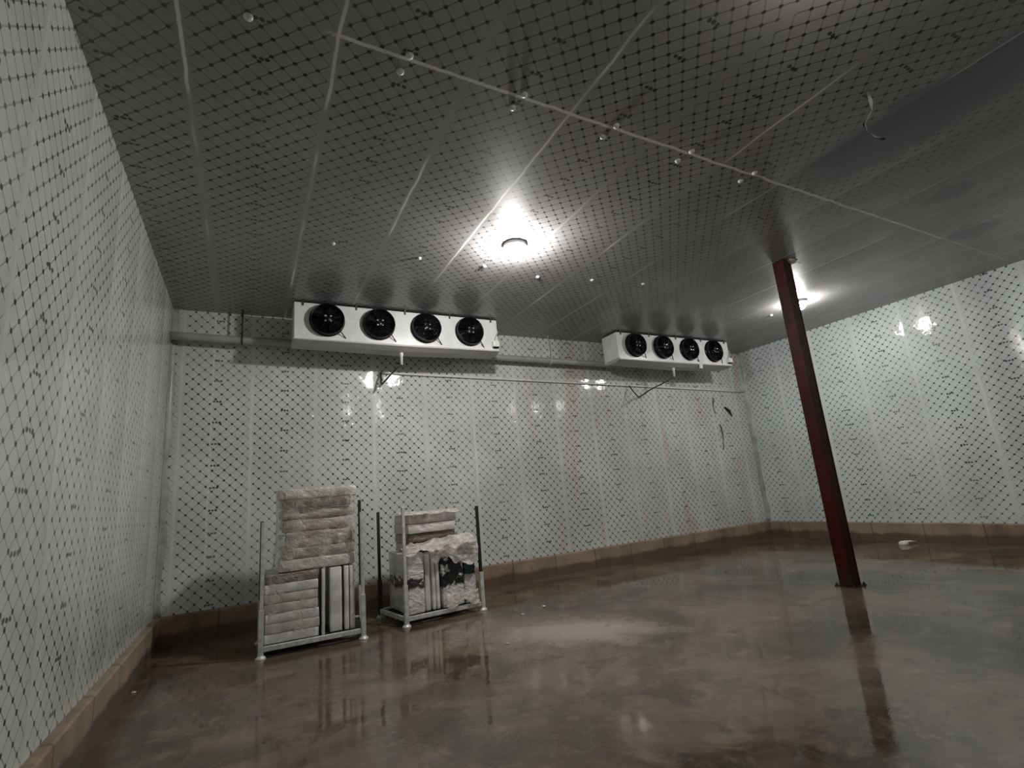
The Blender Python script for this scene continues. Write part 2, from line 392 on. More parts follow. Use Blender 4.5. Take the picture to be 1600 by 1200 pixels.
def curb(name, along, a0, a1, fixed, sign, mat):
    """low concrete upstand with a slightly uneven top edge"""
    bm = bmesh.new(); n = 60
    rows = []
    for i in range(n+1):
        t = a0 + (a1-a0)*i/n
        k = 0.010*noise.noise(Vector((t*2.3, fixed, 0)))
        tp = 0.012*noise.noise(Vector((t*4.1, fixed, 5)))
        prof = [(0.0, 0.0), (0.0, CURB_H-0.004), (CURB_T-0.015+k, CURB_H+tp-0.006), (CURB_T+k, CURB_H-0.02+tp), (CURB_T+k*0.5, 0.0)]
        row = []
        for d, z in prof:
            c = fixed + sign*d
            row.append(bm.verts.new((t, c, z) if along == 'x' else (c, t, z)))
        rows.append(row)
    for A, B in zip(rows, rows[1:]):
        for j in range(len(A)): bm.faces.new((A[j], A[(j+1) % 5], B[(j+1) % 5], B[j]))
    bm.faces.new(rows[0]); bm.faces.new(rows[-1][::-1])
    return struct(finish(bm, name, mat))
curb('baseboard_back', 'x', XL, XR, YB, -1, M['curb_x'])
curb('baseboard_left', 'y', YF, YB-CURB_T-0.012, XL, 1, M['curb_y'])
curb('baseboard_right', 'y', YF, YB-CURB_T-0.012, XR, -1, M['curb_y'])

def corner_flashing(name, x, sx):
    """ragged folded strip of loose film and flashing covering a corner joint"""
    bm = bmesh.new(); rows = []; n = 50
    for i in range(n+1):
        z = CURB_H + 0.01 + (H-0.01-CURB_H-0.01)*i/n
        a = 0.07 + 0.05*noise.noise(Vector((z*1.9, sx, 0))); b = 0.09 + 0.06*noise.noise(Vector((z*2.3, sx, 7)))
        d = 0.012 + 0.008*noise.noise(Vector((z*4, 3, sx)))
        prof = [(a, 0.001), (a, 0.005), (0.03, d), (d, 0.03), (0.005, b), (0.001, b), (0.001, 0.001)]
        rows.append([bm.verts.new((x - sx*p, YB - q, z)) for p, q in prof])
    for A, B in zip(rows, rows[1:]):
        for j in range(7): bm.faces.new((A[j], A[(j+1) % 7], B[(j+1) % 7], B[j]))
    bm.faces.new(rows[0]); bm.faces.new(rows[-1][::-1])
    struct(finish(bm, name, M['flashing'], smooth=True))
corner_flashing('trim_1', XL, -1); corner_flashing('trim_2', XR, 1)

# ------------------------------------------------------------------ ceiling lamps
def make_lamp():
    t = thing('ceiling_lamp', '', 'lamp', (0, 0, H), 0, 'round ceiling lamps')
    bm = bmesh.new(); add_lathe(bm, [(0.0, -0.002), (0.150, -0.002), (0.158, -0.03), (0.140, -0.055), (0.118, -0.06)], 32)
    finish(bm, 'housing', M['white_paint'], t, smooth=True)
    bm = bmesh.new(); add_lathe(bm, [(0.118, -0.055), (0.116, -0.120), (0.090, -0.155), (0.0, -0.170)], 16)
    finish(bm, 'diffuser', M['diffuser'], t, smooth=True)
    bm = bmesh.new()
    for k in range(2):
        a = PI*k/2 + 0.3
        add_tube(bm, [(0.135*math.cos(a)*s, 0.135*math.sin(a)*s, -0.055 - 0.125*math.cos(s*PI/2)) for s in [-1, -.7, -.35, 0, .35, .7, 1]], 0.004, 6)
    finish(bm, 'wire_guard', M['galv'], t, smooth=True)
    return t
lamp0 = make_lamp()
LAMPS = [((2.985, 5.12), 'lit round ceiling lamp in the middle, between the two fan coolers'),
         ((9.30, 5.36), 'lit round ceiling lamp behind the red steel column'),
         ((2.98, 0.85), 'round ceiling lamp out of frame overhead, nearer the left wall'),
         ((9.60, 1.2), 'round ceiling lamp out of frame, nearer the right wall')]
for i, ((x, y), lab) in enumerate(LAMPS):
    o = lamp0 if i == 0 else dup(lamp0, (x, y, H))
    o.location = (x, y, H); o['label'] = lab
    if i > 0:
        for ch in o.children:
            if ch.name.startswith('diffuser'): ch.data = ch.data.copy(); ch.data.materials[0] = M['diffuser_side' if i == 1 else 'diffuser_dim']

# ------------------------------------------------------------------ evaporator coolers
CL, CW, CZ0, CZ1 = 3.40, 0.48, -0.62, -0.035      # length, depth, bottom, top (relative to ceiling)
def make_cooler():
    t = thing('evaporator_cooler', '', 'cooler', (0, 0, 0), 0, 'ceiling evaporator coolers on the back wall')
    bm = bmesh.new()
    add_box(bm, 0, CL, 0.0, CW, CZ0, CZ1, 0.006, 2)
    casing = finish(bm, 'casing', M['white_paint'], t)
    # drip tray: sloped trough hung under the casing
    bm = bmesh.new(); n = 24; rows = []
    for i in range(n+1):
        x = -0.01 + (CL+0.02)*i/n
        s = -0.035*(1-abs(2*i/n-1))**1.0
        prof = [(-0.012, CZ0+0.03), (-0.016, CZ0-0.006+s*0.4), (0.06, CZ0-0.03+s), (CW-0.06, CZ0-0.02+s), (CW+0.01, CZ0+0.02), (CW*0.5, CZ0+0.025)]
        prof = [(-0.016, CZ0+0.028), (-0.018, CZ0-0.012+s*0.3), (0.10, CZ0-0.045+s), (CW-0.08, CZ0-0.04+s), (CW+0.008, CZ0+0.0), (CW+0.008, CZ0+0.028)]
        rows.append([bm.verts.new((x, y, z)) for y, z in prof])
    for A, B in zip(rows, rows[1:]):
        for j in range(6): bm.faces.new((A[j], A[(j+1) % 6], B[(j+1) % 6], B[j]))
    bm.faces.new(rows[0]); bm.faces.new(rows[-1][::-1])
    finish(bm, 'drip_tray', M['grey_paint'], t)
    # trim lip along the bottom front edge
    box('front_lip', 0.0, CL, -0.022, -0.002, CZ0+0.0, CZ0+0.035, M['white_paint'], t, 0.004)
    # back fins
    bm = bmesh.new()
    for k in range(60):
        x = 0.08 + (CL-0.16)*k/59; add_box(bm, x-0.002, x+0.002, CW, CW+0.012, CZ0+0.06, CZ1-0.04)
    finish(bm, 'coil_fins', M['galv'], t)
    for k in range(4):
        fx, fz = 0.47 + 0.79*k, -0.300
        R4 = Matrix.Translation((fx, 0, fz)) @ Matrix.Rotation(PI/2, 4, 'X')      # local z -> -y (towards the room)
        bm = bmesh.new()
        add_lathe(bm, [(0.262, 0.001), (0.262, 0.02), (0.248, 0.03), (0.243, 0.085), (0.247, 0.10), (0.236, 0.105), (0.228, 0.09), (0.226, 0.004), (0.0, 0.002)], 48, R4)
        fan = finish(bm, 'fan', M['black_plastic'], t, smooth=True)
        bm = bmesh.new()
        for r in (0.06, 0.09, 0.12, 0.15, 0.18, 0.21, 0.238):
            zc = 0.118 - 0.018*(r/0.238)**2
            add_tube(bm, [R4 @ Vector((r*math.cos(2*PI*i/36), r*math.sin(2*PI*i/36), zc)) for i in range(37)], 0.0022, 5, False)
        for i in range(8):
            a = 2*PI*i/8 + 0.2
            add_tube(bm, [R4 @ Vector((r*math.cos(a), r*math.sin(a), 0.121-0.018*(r/0.238)**2)) for r in (0.05, 0.15, 0.24)], 0.003, 5)
        finish(bm, 'fan_guard', M['black_plastic'], fan, smooth=True)
        bm = bmesh.new(); add_lathe(bm, [(0.07, 0.01), (0.07, 0.085), (0.062, 0.097), (0.0, 0.10)], 24, R4)
        finish(bm, 'motor_hub', M['black_plastic'], fan, smooth=True)
        for i in range(4):
            a = PI/4 + PI/2*i
            bm = bmesh.new()
            add_lathe(bm, [(0.019, 0.098), (0.019, 0.112), (0.014, 0.124), (0.0, 0.128)], 10, R4 @ Matrix.Translation((0.055*math.cos(a), 0.055*math.sin(a), 0)))
            finish(bm, 'hub_bolt', M['bright_bolt'], fan, smooth=True)
        for i in range(5):
            a0 = 2*PI*i/5 + 0.4*k
            bm = bmesh.new(); g_ = []
            for ir in range(6):
                r = 0.072 + 0.142*ir/5; row = []
                for it in range(5):
                    tt = it/4-0.5; a = a0 + tt*(0.75-0.1*ir/5) + 0.12*ir/5
                    row.append(bm.verts.new(R4 @ Vector((r*math.cos(a), r*math.sin(a), 0.05+tt*0.055))))
                g_.append(row)
            for A, B in zip(g_, g_[1:]):
                for j in range(4): bm.faces.new((A[j], A[j+1], B[j+1], B[j]))
            bmesh.ops.solidify(bm, geom=bm.faces[:], thickness=0.003)
            finish(bm, 'fan_blade', M['black_plastic'], fan, smooth=True)
        bm = bmesh.new()     # cable tail leaving the shroud at lower right
        d = Vector((0.19, 0, -0.185))
        add_tube(bm, [Vector((fx, -0.07, fz)) + d*0.95, Vector((fx, -0.05, fz)) + d*1.12, Vector((fx, -0.015, fz)) + d*1.35, Vector((fx, 0.0, fz)) + d*1.45], 0.008, 7)
        finish(bm, 'cable_tail', M['black_matt'], fan, smooth=True)
    for k in range(5):
        x = 0.12 + 0.79*k
        bm = bmesh.new()
        add_box(bm, x-0.014, x+0.014, -0.012, 0.0, CZ1-0.05, -0.0015)
        add_box(bm, x-0.014, x+0.014, -0.012, 0.20, -0.008, -0.0015)
        add_tube(bm, [(x, 0.12, CZ1), (x, 0.12, -0.002)], 0.007, 8)
        finish(bm, 'hanger_bracket', M['dark_metal'], t)
    bm = bmesh.new(); add_box(bm, CL-0.13, CL-0.01, -0.085, -0.001, CZ0+0.06, CZ0+0.17, 0.008)
    jb = finish(bm, 'junction_box', M['pvc'], t)
    bm = bmesh.new()
    add_tube(bm, [(CL-0.10, -0.04, CZ0+0.165), (CL-0.06, -0.04, CZ0+0.26), (CL-0.0, -0.03, CZ0+0.34), (CL+0.02, 0.05, CZ0+0.43), (CL+0.015, 0.2, CZ1-0.03), (CL+0.01, 0.3, -0.004)], 0.008, 7)
    finish(bm, 'supply_cable', M['grey_paint'], jb, smooth=True)
    bm = bmesh.new(); add_box(bm, CL-0.12, CL-0.02, -0.083, -0.01, CZ0+0.044, CZ0+0.056)
    finish(bm, 'dark_bar', M['black_matt'], jb)  # thin black bar just below the junction box
    xs = 1.66
    bm = bmesh.new()
    add_lathe(bm, [(0.0, CZ0-0.02), (0.032, CZ0-0.02), (0.034, CZ0-0.13), (0.024, CZ0-0.15), (0.022, CZ0-0.29), (0.0, CZ0-0.29)], 16, Matrix.Translation((xs, 0.16, 0)))
    finish(bm, 'drain_spout', M['pvc'], t, smooth=True)
    return t
c1 = make_cooler(); c1.location = (0.558, 7.71, H)
c1['label'] = 'larger looking white four-fan cooler under the ceiling, nearer the left wall'
c2 = dup(c1, (6.74, 7.71, H), 'white four-fan cooler under the ceiling, left of the red column by the right corner')
# card hanging from the far cooler only
bm = bmesh.new(); add_box(bm, -0.055, 0.055, -0.004, 0.004, -0.20, 0.0, 0.002)
card = finish(bm, 'paper_tag', M['nylon'], c2, (2.38, -0.03, CZ0+0.09), (0.12, 0.1, 0.05))

# ------------------------------------------------------------------ pipes on the back wall
def pipe_z(x): return 4.235 - 0.010*x
t = thing('refrigerant_pipe', 'thick grey wrapped pipe running from left wall behind the coolers', 'pipe', (XL, 8.36, pipe_z(XL)))
def rel(o, pts): return [Vector(p) - o.location for p in pts]
bm = bmesh.new()
xs = [XL+0.002 + (7.4-XL)*i/40 for i in range(41)]
add_tube(bm, rel(t, [(x, 8.36, pipe_z(x) + 0.008*noise.noise(Vector((x*1.5, 0, 0)))) for x in xs]), [0.060+0.004*noise.noise(Vector((x*3, 4, 0))) for x in xs], 16)
finish(bm, 'pipe', M['foil'], t, smooth=True)
for x in (-0.13, 5.47):
    bm = bmesh.new(); zc = pipe_z(x)
    add_tube(bm, rel(t, [(x, 8.36+0.066*math.cos(a), zc+0.066*math.sin(a)) for a in [2*PI*i/24 for i in range(25)]]), 0.012, 6, False)
    add_tube(bm, rel(t, [(x, 8.36, zc+0.06), (x, 8.36, H-0.001)]), 0.012, 8)
    finish(bm, 'pipe_hanger', M['dark_metal'] if x < 2 else M['galv'], t, smooth=True)
# white condensate line fixed to the wall
def drain_z(x): return 3.84 - 0.0165*(x-2.05)
t = thing('drain_pipe', 'thin white drain pipe sloping along the back wall under both coolers', 'pipe', (2.03, YB-0.03, drain_z(2.03)))
bm = bmesh.new(); add_tube(bm, rel(t, [(2.03 + (XR-0.01-2.03)*i/20, YB-0.03, drain_z(2.03+(XR-0.01-2.03)*i/20)) for i in range(21)]), 0.02, 10)
finish(bm, 'pipe', M['pvc'], t, smooth=True)
for x in (2.8, 4.2, 5.6, 7.0, 8.4, 9.8):
    bm = bmesh.new(); z = drain_z(x); add_box(bm, x-0.012, x+0.012, YB-0.056, YB-0.0005, z-0.026, z+0.026)
    bmesh.ops.translate(bm, vec=-t.location, verts=bm.verts[:]); finish(bm, 'pipe_clip', M['pvc'], t)
for (xc, lab) in ((c1.location.x, 'dark bent drain hose below the spout of the cooler nearer the left wall'),
                  (c2.location.x, 'dark bent drain hose below the spout of the cooler nearer the right wall')):
    xs_ = xc + 1.66; dz = 0.0 if xc < 2 else -0.13
    bm = bmesh.new()
    pts = [(xs_, 7.87, 3.815), (xs_-0.07, 7.95, 3.77), (xs_-0.20, 8.18, 3.62+dz*.4), (xs_-0.235, 8.28, 3.575+dz), (xs_-0.235, 8.34, 3.60+dz), (xs_-0.215, 8.44, 3.74+dz), (xs_-0.19, YB-0.035, drain_z(xs_-0.19))]
    if xc > 2: pts = [(xs_, 7.87, 3.815), (xs_-0.15, 7.93, 3.74), (xs_-0.55, 8.12, 3.56), (xs_-0.78, 8.22, 3.42), (xs_-0.80, 8.26, 3.44), (xs_-0.79, 8.4, 3.60), (xs_-0.77, YB-0.035, drain_z(xs_-0.77))]
    o0 = Vector(pts[3])
    add_tube(bm, [Vector(p)-o0 for p in pts], 0.014, 8)
    tag(finish(bm, 'drain_hose', M['dark_metal'], None, o0, smooth=True), lab, 'hose', 'cooler drain hoses')

# ------------------------------------------------------------------ red steel column
t = thing('steel_column', 'dark red painted steel column standing from wet floor to ceiling', 'column', (7.225, 4.285, 0))
hw = 0.088
bm = bmesh.new()
for s in (-1, 1): add_box(bm, s*hw-0.007, s*hw+0.007, -hw, hw, 0.012, H-0.002, 0.003, 1)
for s in (-1, 1): add_box(bm, -hw+0.007, hw-0.007, s*(hw-0.010)-0.004, s*(hw-0.010)+0.004, 0.012, H-0.002)
finish(bm, 'post', M['red'], t)
box('base_plate', -0.135, 0.135, -0.135, 0.135, 0.0, 0.012, M['red'], t, 0.002)
for sx in (-1, 1):
    for sy in (-1, 1):
        bm = bmesh.new(); add_lathe(bm, [(0.016, 0.012), (0.016, 0.028), (0.008, 0.03), (0.008, 0.045), (0, 0.045)], 6, Matrix.Translation((sx*0.115, sy*0.115, 0)))
        finish(bm, 'anchor_bolt', M['dark_metal'], t)
bm = bmesh.new(); bmesh.ops.create_uvsphere(bm, u_segments=20, v_segments=10, radius=1.0)
for v in bm.verts:
    k = 1 + 0.35*noise.noise(v.co*2.2 + Vector((3, 1, 8)))
    v.co = Vector((v.co.x*0.10*k, v.co.y*0.09*k, max(-0.045*k, min(0, v.co.z*0.05*k))))
finish(bm, 'foam_seal', M['foam'], t, (0.115, -0.07, H-0.001), smooth=True)

# ------------------------------------------------------------------ racks
def make_rack(W, D, dz, back, tops, dark, label, loc, rotz):
    """W,D: post centres; back: x offsets of the two rear posts; tops: post heights fl, fr, bl, br"""
    t = thing('post_rack', label, 'rack', loc, rotz, 'steel post racks by the back wall')
    pp_ = [(0, 0), (W, 0), (back[0], D), (W+back[1], D)]
    for (x, y), h, dk in zip(pp_, tops, dark):
        bm = bmesh.new()
        add_box(bm, x-0.020, x+0.020, y-0.020, y+0.020, 0.008, h, 0.005)
        post = finish(bm, 'post', M['galv_dark'] if dk else M['galv'], t)
        box('sleeve', x-0.028, x+0.028, y-0.028, y+0.028, 0.008, 0.52, M['galv_dark'] if dk == 2 else M['galv'], post, 0.005)
        bm = bmesh.new()
        add_lathe(bm, [(0.0, 0.0), (0.058, 0.0), (0.058, 0.010), (0.034, 0.035), (0.030, 0.06)], 20, Matrix.Translation((x, y, 0)))
        finish(bm, 'foot_plate', M['galv'], post, smooth=False)
    z0, z1 = dz-0.055, dz
    for i, j in ((0, 1), (2, 3), (0, 2), (1, 3)):
        A, B = Vector((*pp_[i], 0)), Vector((*pp_[j], 0)); d = (B-A); L = d.length
        R = Matrix.Translation(A) @ Matrix.Rotation(math.atan2(d.y, d.x), 4, 'Z')
        bm = bmesh.new(); add_box(bm, 0.029, L-0.029, -0.022, 0.022, z0, z1, 0.006, 2, R)
        finish(bm, 'rail', M['galv'], t)
    for k in range(5):
        y = D*(k+1)/6
        bm = bmesh.new(); xa = back[0]*(k+1)/6; xb = W+back[1]*(k+1)/6
        add_box(bm, xa+0.03, xb-0.03, y-0.03, y+0.03, dz-0.03, dz-0.002, 0.004); finish(bm, 'deck_slat', M['galv_dark'], t)
    return t

def slab(name, label, cat, mat, x0, x1, y0, y1, z0, z1, seed, amp=0.012, group=None, frame=None, rot=0.0, bev=0.018, freq=5.0, cuts=7):
    bm = bmesh.new(); add_crumpled(bm, x1-x0, y1-y0, z1-z0, amp, seed, cuts, min(bev, (z1-z0)*.35, (x1-x0)*.35), freq)
    loc = Vector(((x0+x1)/2, (y0+y1)/2, z0)); rz = rot
    if frame: loc = frame @ loc; rz += frame.to_euler().z
    # object origin in the middle of the slab so its object-space texture is centred
    bmesh.ops.translate(bm, vec=(0, 0, -(z1-z0)/2), verts=bm.verts[:])
    o = finish(bm, name, mat, None, loc + Vector((0, 0, (z1-z0)/2)), (0, 0, rz), smooth=True)
    return tag(o, label, cat, group)

# rack nearest the left wall
R1 = (0.18, 6.85); r1rot = -0.035
F1 = Matrix.Translation((R1[0], R1[1], 0)) @ Matrix.Rotation(r1rot, 4, 'Z')
make_rack(1.135, 0.80, 0.125, (-0.02, 0.10), (1.50, 1.52, 1.50, 1.68), (0, 0, 1, 1),
          'grey steel post rack with the taller load, nearest the left wall', (*R1, 0), r1rot)
order = ['bottom', 'second from the bottom', 'third from the bottom', 'middle one', 'third from the top', 'second from the top', 'topmost']
n = 7; z = 0.125; th = 0.108
for k in range(n):
    m_ = [M['board'], M['board_warm'], M['board'], M['board_warm'], M['board_warm'], M['board'], M['wrap_brown']][k]
    dx = 0.012*rnd.uniform(-1, 1); dy = 0.01*rnd.uniform(-1, 1)
    slab('panel', f'flat panel, {order[k]} of the low pile in the left rack', 'panel', m_,
         0.035+dx, 0.625+dx, 0.04+dy, 0.72+dy, z+0.001, z+th-0.002, 11+k, 0.005, 'flat panels low in the left rack', F1, bev=0.01, cuts=4)
    z += th
for (x0, x1, m_, y0, lab) in ((0.655, 0.690, 'board_white', 0.0, 'thin white upright board beside the flat pile in the left rack'),
                      (0.755, 0.895, 'board', 0.06, 'thick grey upright board in the middle of the left rack uprights'),
                      (0.925, 0.978, 'board', 0.05, 'grey upright board second from the right post in the left rack'),
                      (0.990, 1.045, 'board', 0.05, 'grey upright board nearest the right post of the left rack')):
    slab('upright_board', lab, 'board', M[m_], x0, x1, y0+0.015, 0.70, 0.126, 0.872, x0*50, 0.003, 'upright boards in the left rack', F1, bev=0.008, cuts=4)
hs = [0.14, 0.13, 0.19, 0.15, 0.125, 0.12, 0.13]
ms = ['wrap_light', 'wrap_mid', 'wrap_mid', 'wrap_mid', 'wrap_mid', 'wrap_brown', 'wrap_light']
xo = [(0.17, 1.06), (0.21, 1.05), (0.25, 1.05), (0.215, 1.045), (0.20, 1.06), (0.205, 1.03), (0.17, 1.10)]
z = 0.886
for k in range(7):
    slab('wrapped_bundle', f'plastic-wrapped bundle {order[k].replace("middle one", "in the middle")} in the tall upper stack of the left rack', 'bundle', M[ms[k]],
         xo[k][0], xo[k][1], 0.13+0.02*rnd.uniform(-1, 1), 0.74, z, z+hs[k]-0.004, 31+k*1.7, 0.019, 'wrapped bundles stacked on the left rack', F1, rot=0.012*rnd.uniform(-1, 1))
    z += hs[k]
Z1TOP = z

def film_sleeve(name, label, mat, x0, x1, y0, y1, z0, z1, frame, seed, amp=0.02, top=True, flare=0.03):
    bm = bmesh.new(); nu, nv = 72, 26
    cx, cy_ = (x0+x1)/2, (y0+y1)/2; hx, hy = (x1-x0)/2, (y1-y0)/2
    per = []
    for i in range(nu):
        a = 2*PI*i/nu; c_, s_ = math.cos(a), math.sin(a); m_ = max(abs(c_), abs(s_))
        k = (abs(c_)**8 + abs(s_)**8)**(-1/8)
        per.append((c_*k, s_*k))
    rows = []
    for j in range(nv+1):
        v = j/nv; zz = z0 + (z1-z0)*v; row = []
        for (px, py) in per:
            p = Vector((cx+px*hx, cy_+py*hy, zz))
            q = p*4.0 + Vector((seed, seed*2, seed*.5))
            d = abs(noise.noise(q))*1.6 + 0.5*abs(noise.noise(q*2.7))
            off = amp*(d-0.1) + flare*(1-v)**6
            row.append(bm.verts.new(frame @ (p + Vector((px, py, 0)).normalized()*off + Vector((0, 0, 0.02*noise.noise(q*1.3))))))
        rows.append(row)
    for A, B in zip(rows, rows[1:]):
        for i in range(nu): bm.faces.new((A[i], A[(i+1) % nu], B[(i+1) % nu], B[i]))
    if top:
        prev = rows[-1]
        for s in (0.85, 0.5):
            row = [bm.verts.new(frame @ Vector((cx+px*hx*s, cy_+py*hy*s, z1+0.012+0.02*abs(noise.noise(Vector((px*3*s, py*3*s, seed))))))) for px, py in per]
            for i in range(nu): bm.faces.new((prev[i], prev[(i+1) % nu], row[(i+1) % nu], row[i]))
            prev = row
        bm.faces.new(prev)
    o0 = frame @ Vector((cx, cy_, z0))
    bmesh.ops.translate(bm, vec=-o0, verts=bm.verts[:])
    return tag(finish(bm, name, mat, None, o0, smooth=True), label, 'plastic wrap', 'plastic wrap on the racks')
film_sleeve('plastic_wrap', 'clear crumpled wrap around the tall upper stack on the left rack', M['film_clear'], 0.155, 1.075, 0.095, 0.77, 0.90, Z1TOP+0.002, F1, 2.3, 0.03)
film_sleeve('plastic_wrap', 'clear wrap hanging over the flat pile low in the left rack', M['film_clear'], 0.022, 0.638, 0.022, 0.735, 0.13, 0.884, F1, 7.9, 0.008, top=False, flare=0.0)

# second rack
R2 = (1.892, 6.94); r2rot = 0.078
F2 = Matrix.Translation((R2[0], R2[1], 0)) @ Matrix.Rotation(r2rot, 4, 'Z')
make_rack(1.14, 0.87, 0.12, (-0.075, 0.0), (1.53, 1.45, 1.48, 1.40), (0, 1, 2, 1),
          'grey steel post rack with the lower load and crumpled film, right of the other', (*R2, 0), r2rot)
for (x0, x1, m_, y0, y1, zt, amp, nm, cat, lab) in (
    (0.045, 0.285, 'bag_dark_band', 0.035, 0.80, 0.90, 0.012, 'wrapped_bundle', 'bundle', 'upright wrapped bundle with a dark band, left end of the right rack'),
    (0.305, 0.385, 'board_white', 0.07, 0.78, 0.86, 0.004, 'upright_board', 'board', 'pale upright board beside the dark-banded bundle in the right rack'),
    (0.405, 0.455, 'board', 0.06, 0.78, 0.87, 0.003, 'upright_board', 'board', 'grey upright board, left of the middle pair in the right rack'),
    (0.465, 0.520, 'board', 0.06, 0.78, 0.87, 0.003, 'upright_board', 'board', 'grey upright board touching the black-patched bundle in the right rack'),
    (0.550, 0.880, 'bag_black', 0.04, 0.80, 0.90, 0.014, 'wrapped_bundle', 'bundle', 'pale wrapped bundle with black patches in the right rack'),
    (0.900, 1.075, 'bag_green', 0.05, 0.80, 0.90, 0.012, 'wrapped_bundle', 'bundle', 'pale wrapped bundle with dark green patch, right end of the right rack')):
    slab(nm, lab, cat, M[m_], x0, x1, y0, y1, 0.121, zt, x0*37+2, amp, ('upright boards in the right rack' if nm == 'upright_board' else 'wrapped bundles in the right rack'), F2, freq=6.0, cuts=6)
z = 0.905
for k, (hh, x0, x1, y0, m_, lab) in enumerate(((0.115, 0.16, 0.90, 0.26, 'wrap_mid', 'bottom beige box under the crumpled film on the right rack'),
                                       (0.125, 0.15, 0.86, 0.23, 'wrap_brown', 'brown flat box second from the bottom of the right rack upper pile'),
                                       (0.135, 0.14, 0.87, 0.20, 'wrap_pink', 'pale flat box second from the top of the right rack upper pile'),
                                       (0.130, 0.15, 0.885, 0.19, 'wrap_pink', 'pale flat box topmost on the right rack, under a loose sheet'))):
    slab('flat_box', lab, 'box', M[m_], x0, x1, y0, 0.80, z, z+hh-0.004, 61+k*2.3, 0.006, 'flat boxes on the right rack', F2, bev=0.01)
    z += hh
Z2TOP = z

def sheet(name, label, mat, frame, fn, nu, nv, amp, seed, thick=0.003, group=None, cat='plastic sheet'):
    bm = bmesh.new(); rows = []
    for j in range(nv+1):
        row = []
        for i in range(nu+1):
            p = Vector(fn(i/nu, j/nv)); q = p*3.6 + Vector((seed, 2*seed, seed/2))
            r = (1-abs(noise.noise(q))*2.2) + 0.35*(1-abs(noise.noise(q*2.3+Vector((5,5,5))))*2.0)
            p += Vector((0.3*noise.noise(q+Vector((9, 0, 0))), -r, 0.9*r))*amp
            row.append(bm.verts.new(frame @ p))
        rows.append(row)
    for A, B in zip(rows, rows[1:]):
        for i in range(nu): bm.faces.new((A[i], A[i+1], B[i+1], B[i]))
    o0 = frame @ Vector(fn(0.5, 0.0)); bmesh.ops.translate(bm, vec=-o0, verts=bm.verts[:])
    bmesh.ops.solidify(bm, geom=bm.faces[:], thickness=thick)
    return tag(finish(bm, name, mat, None, o0, smooth=True), label, cat, group)
# crumpled film spread over the lower load and hanging down its front
def drape(u, v):
    x = 0.02 + 1.06*u
    hang = 0.05 + 0.17*math.exp(-((u-0.42)/0.07)**2) + 0.21*(1/(1+math.exp(-(u-0.58)*30))) + 0.05*math.sin(u*23)
    L = 0.22 + hang; s = v*L
    if s < 0.22: return (x, 0.22 - s, 0.925 + 0.11*(1-s/0.22)**1.5*(0.4+0.6*u))
    return (x, -0.005-0.02*u, 0.925 - (s-0.22))
sheet('plastic_sheet', 'crumpled pale sheet draped over the front of the right rack load', M['film_cloudy'], F2, drape, 80, 44, 0.055, 4.2)
sheet('plastic_sheet', 'ragged film scrap hanging over the bottom rail at the right of the right rack', M['film_cloudy'], F2,
      lambda u, v: (0.56+0.50*u, -0.028-0.012*v, 0.30-0.21*v*(0.75+0.25*math.sin(u*9))), 30, 14, 0.012, 3.1)
sheet('plastic_sheet', 'loose pale sheet lying on top of the right rack pile', M['film_cloudy'], F2,
      lambda u, v: (0.06+0.88*u, 0.12+0.70*v, Z2TOP+0.012 - 0.03*max(0, 0.12-v)/0.12), 40, 30, 0.022, 8.8)

# ------------------------------------------------------------------ ceiling bolts
bm = bmesh.new(); add_lathe(bm, [(0.0, -0.028), (0.015, -0.026), (0.027, -0.016), (0.030, -0.004), (0.028, -0.0005), (0.0, -0.0005)], 20)
bolt0 = finish(bm, 'ceiling_bolt', M['nylon'], None, smooth=True)
pos = []
ords = ['first', 'second', 'third', 'fourth', 'fifth', 'sixth', 'seventh']
for k in range(5):
    x = 0.94 + 0.945*k
    pos.append((x-0.012, 3.04, f'{ords[k]} white bolt cap from the left along the ceiling cross joint, lamp side'))
    pos.append((x+0.012, 2.88, f'{ords[k]} white bolt cap from the left along the ceiling cross joint, camera side'))
for k, (x, y) in enumerate(((0.842, 5.80), (1.937, 5.85), (2.861, 5.794), (3.778, 5.883), (4.674, 5.73), (5.605, 5.60))):
    pos.append((x, y, f'{ords[k]} white bolt cap from the left in the row beyond the lamp'))
pos.append((9.491, 6.06, 'white bolt cap on the ceiling beside the red column, left of its lamp'))
pos.append((-0.072, 2.994, 'white bolt cap on the ceiling at the upper left, near the left wall'))
for i, (x, y, lab) in enumerate(pos):
    o = bolt0 if i == 0 else bolt0.copy()
    if i: COL.objects.link(o)
    o.location = (x, y, H); tag(o, lab, 'bolt', 'white bolt caps in the ceiling')

# ------------------------------------------------------------------ torn film strips and scraps
def ribbon(name, label, pts, wid, mat, grp=None, normal=Vector((0, 0, 1))):
    pts = [Vector(p) for p in pts]; bm = bmesh.new(); rows = []
    for i, p in enumerate(pts):
        d = (pts[min(i+1, len(pts)-1)]-pts[max(0, i-1)]).normalized(); s = d.cross(normal).normalized()*wid*(0.6+0.4*math.sin(i*2.1))*.5
        rows.append((bm.verts.new(p-s-pts[0]), bm.verts.new(p+s-pts[0])))
    for A, B in zip(rows, rows[1:]): bm.faces.new((A[0], A[1], B[1], B[0]))
    bmesh.ops.solidify(bm, geom=bm.faces[:], thickness=0.003)
    return tag(finish(bm, name, mat, None, pts[0], smooth=True), label, 'film strip', grp)
ribbon('torn_film_strip', 'curled white strip dangling from the ceiling at upper right', [(4.643, 1.708, H-0.003), (4.79, 1.76, H-0.03), (4.88, 1.80, H-0.05), (4.93, 1.86, H-0.06), (5.0, 1.93, H-0.055), (5.15, 1.98, H-0.06), (5.34, 2.0, H-0.05), (5.47, 1.985, H-0.045)], 0.03, M['film_strip'])
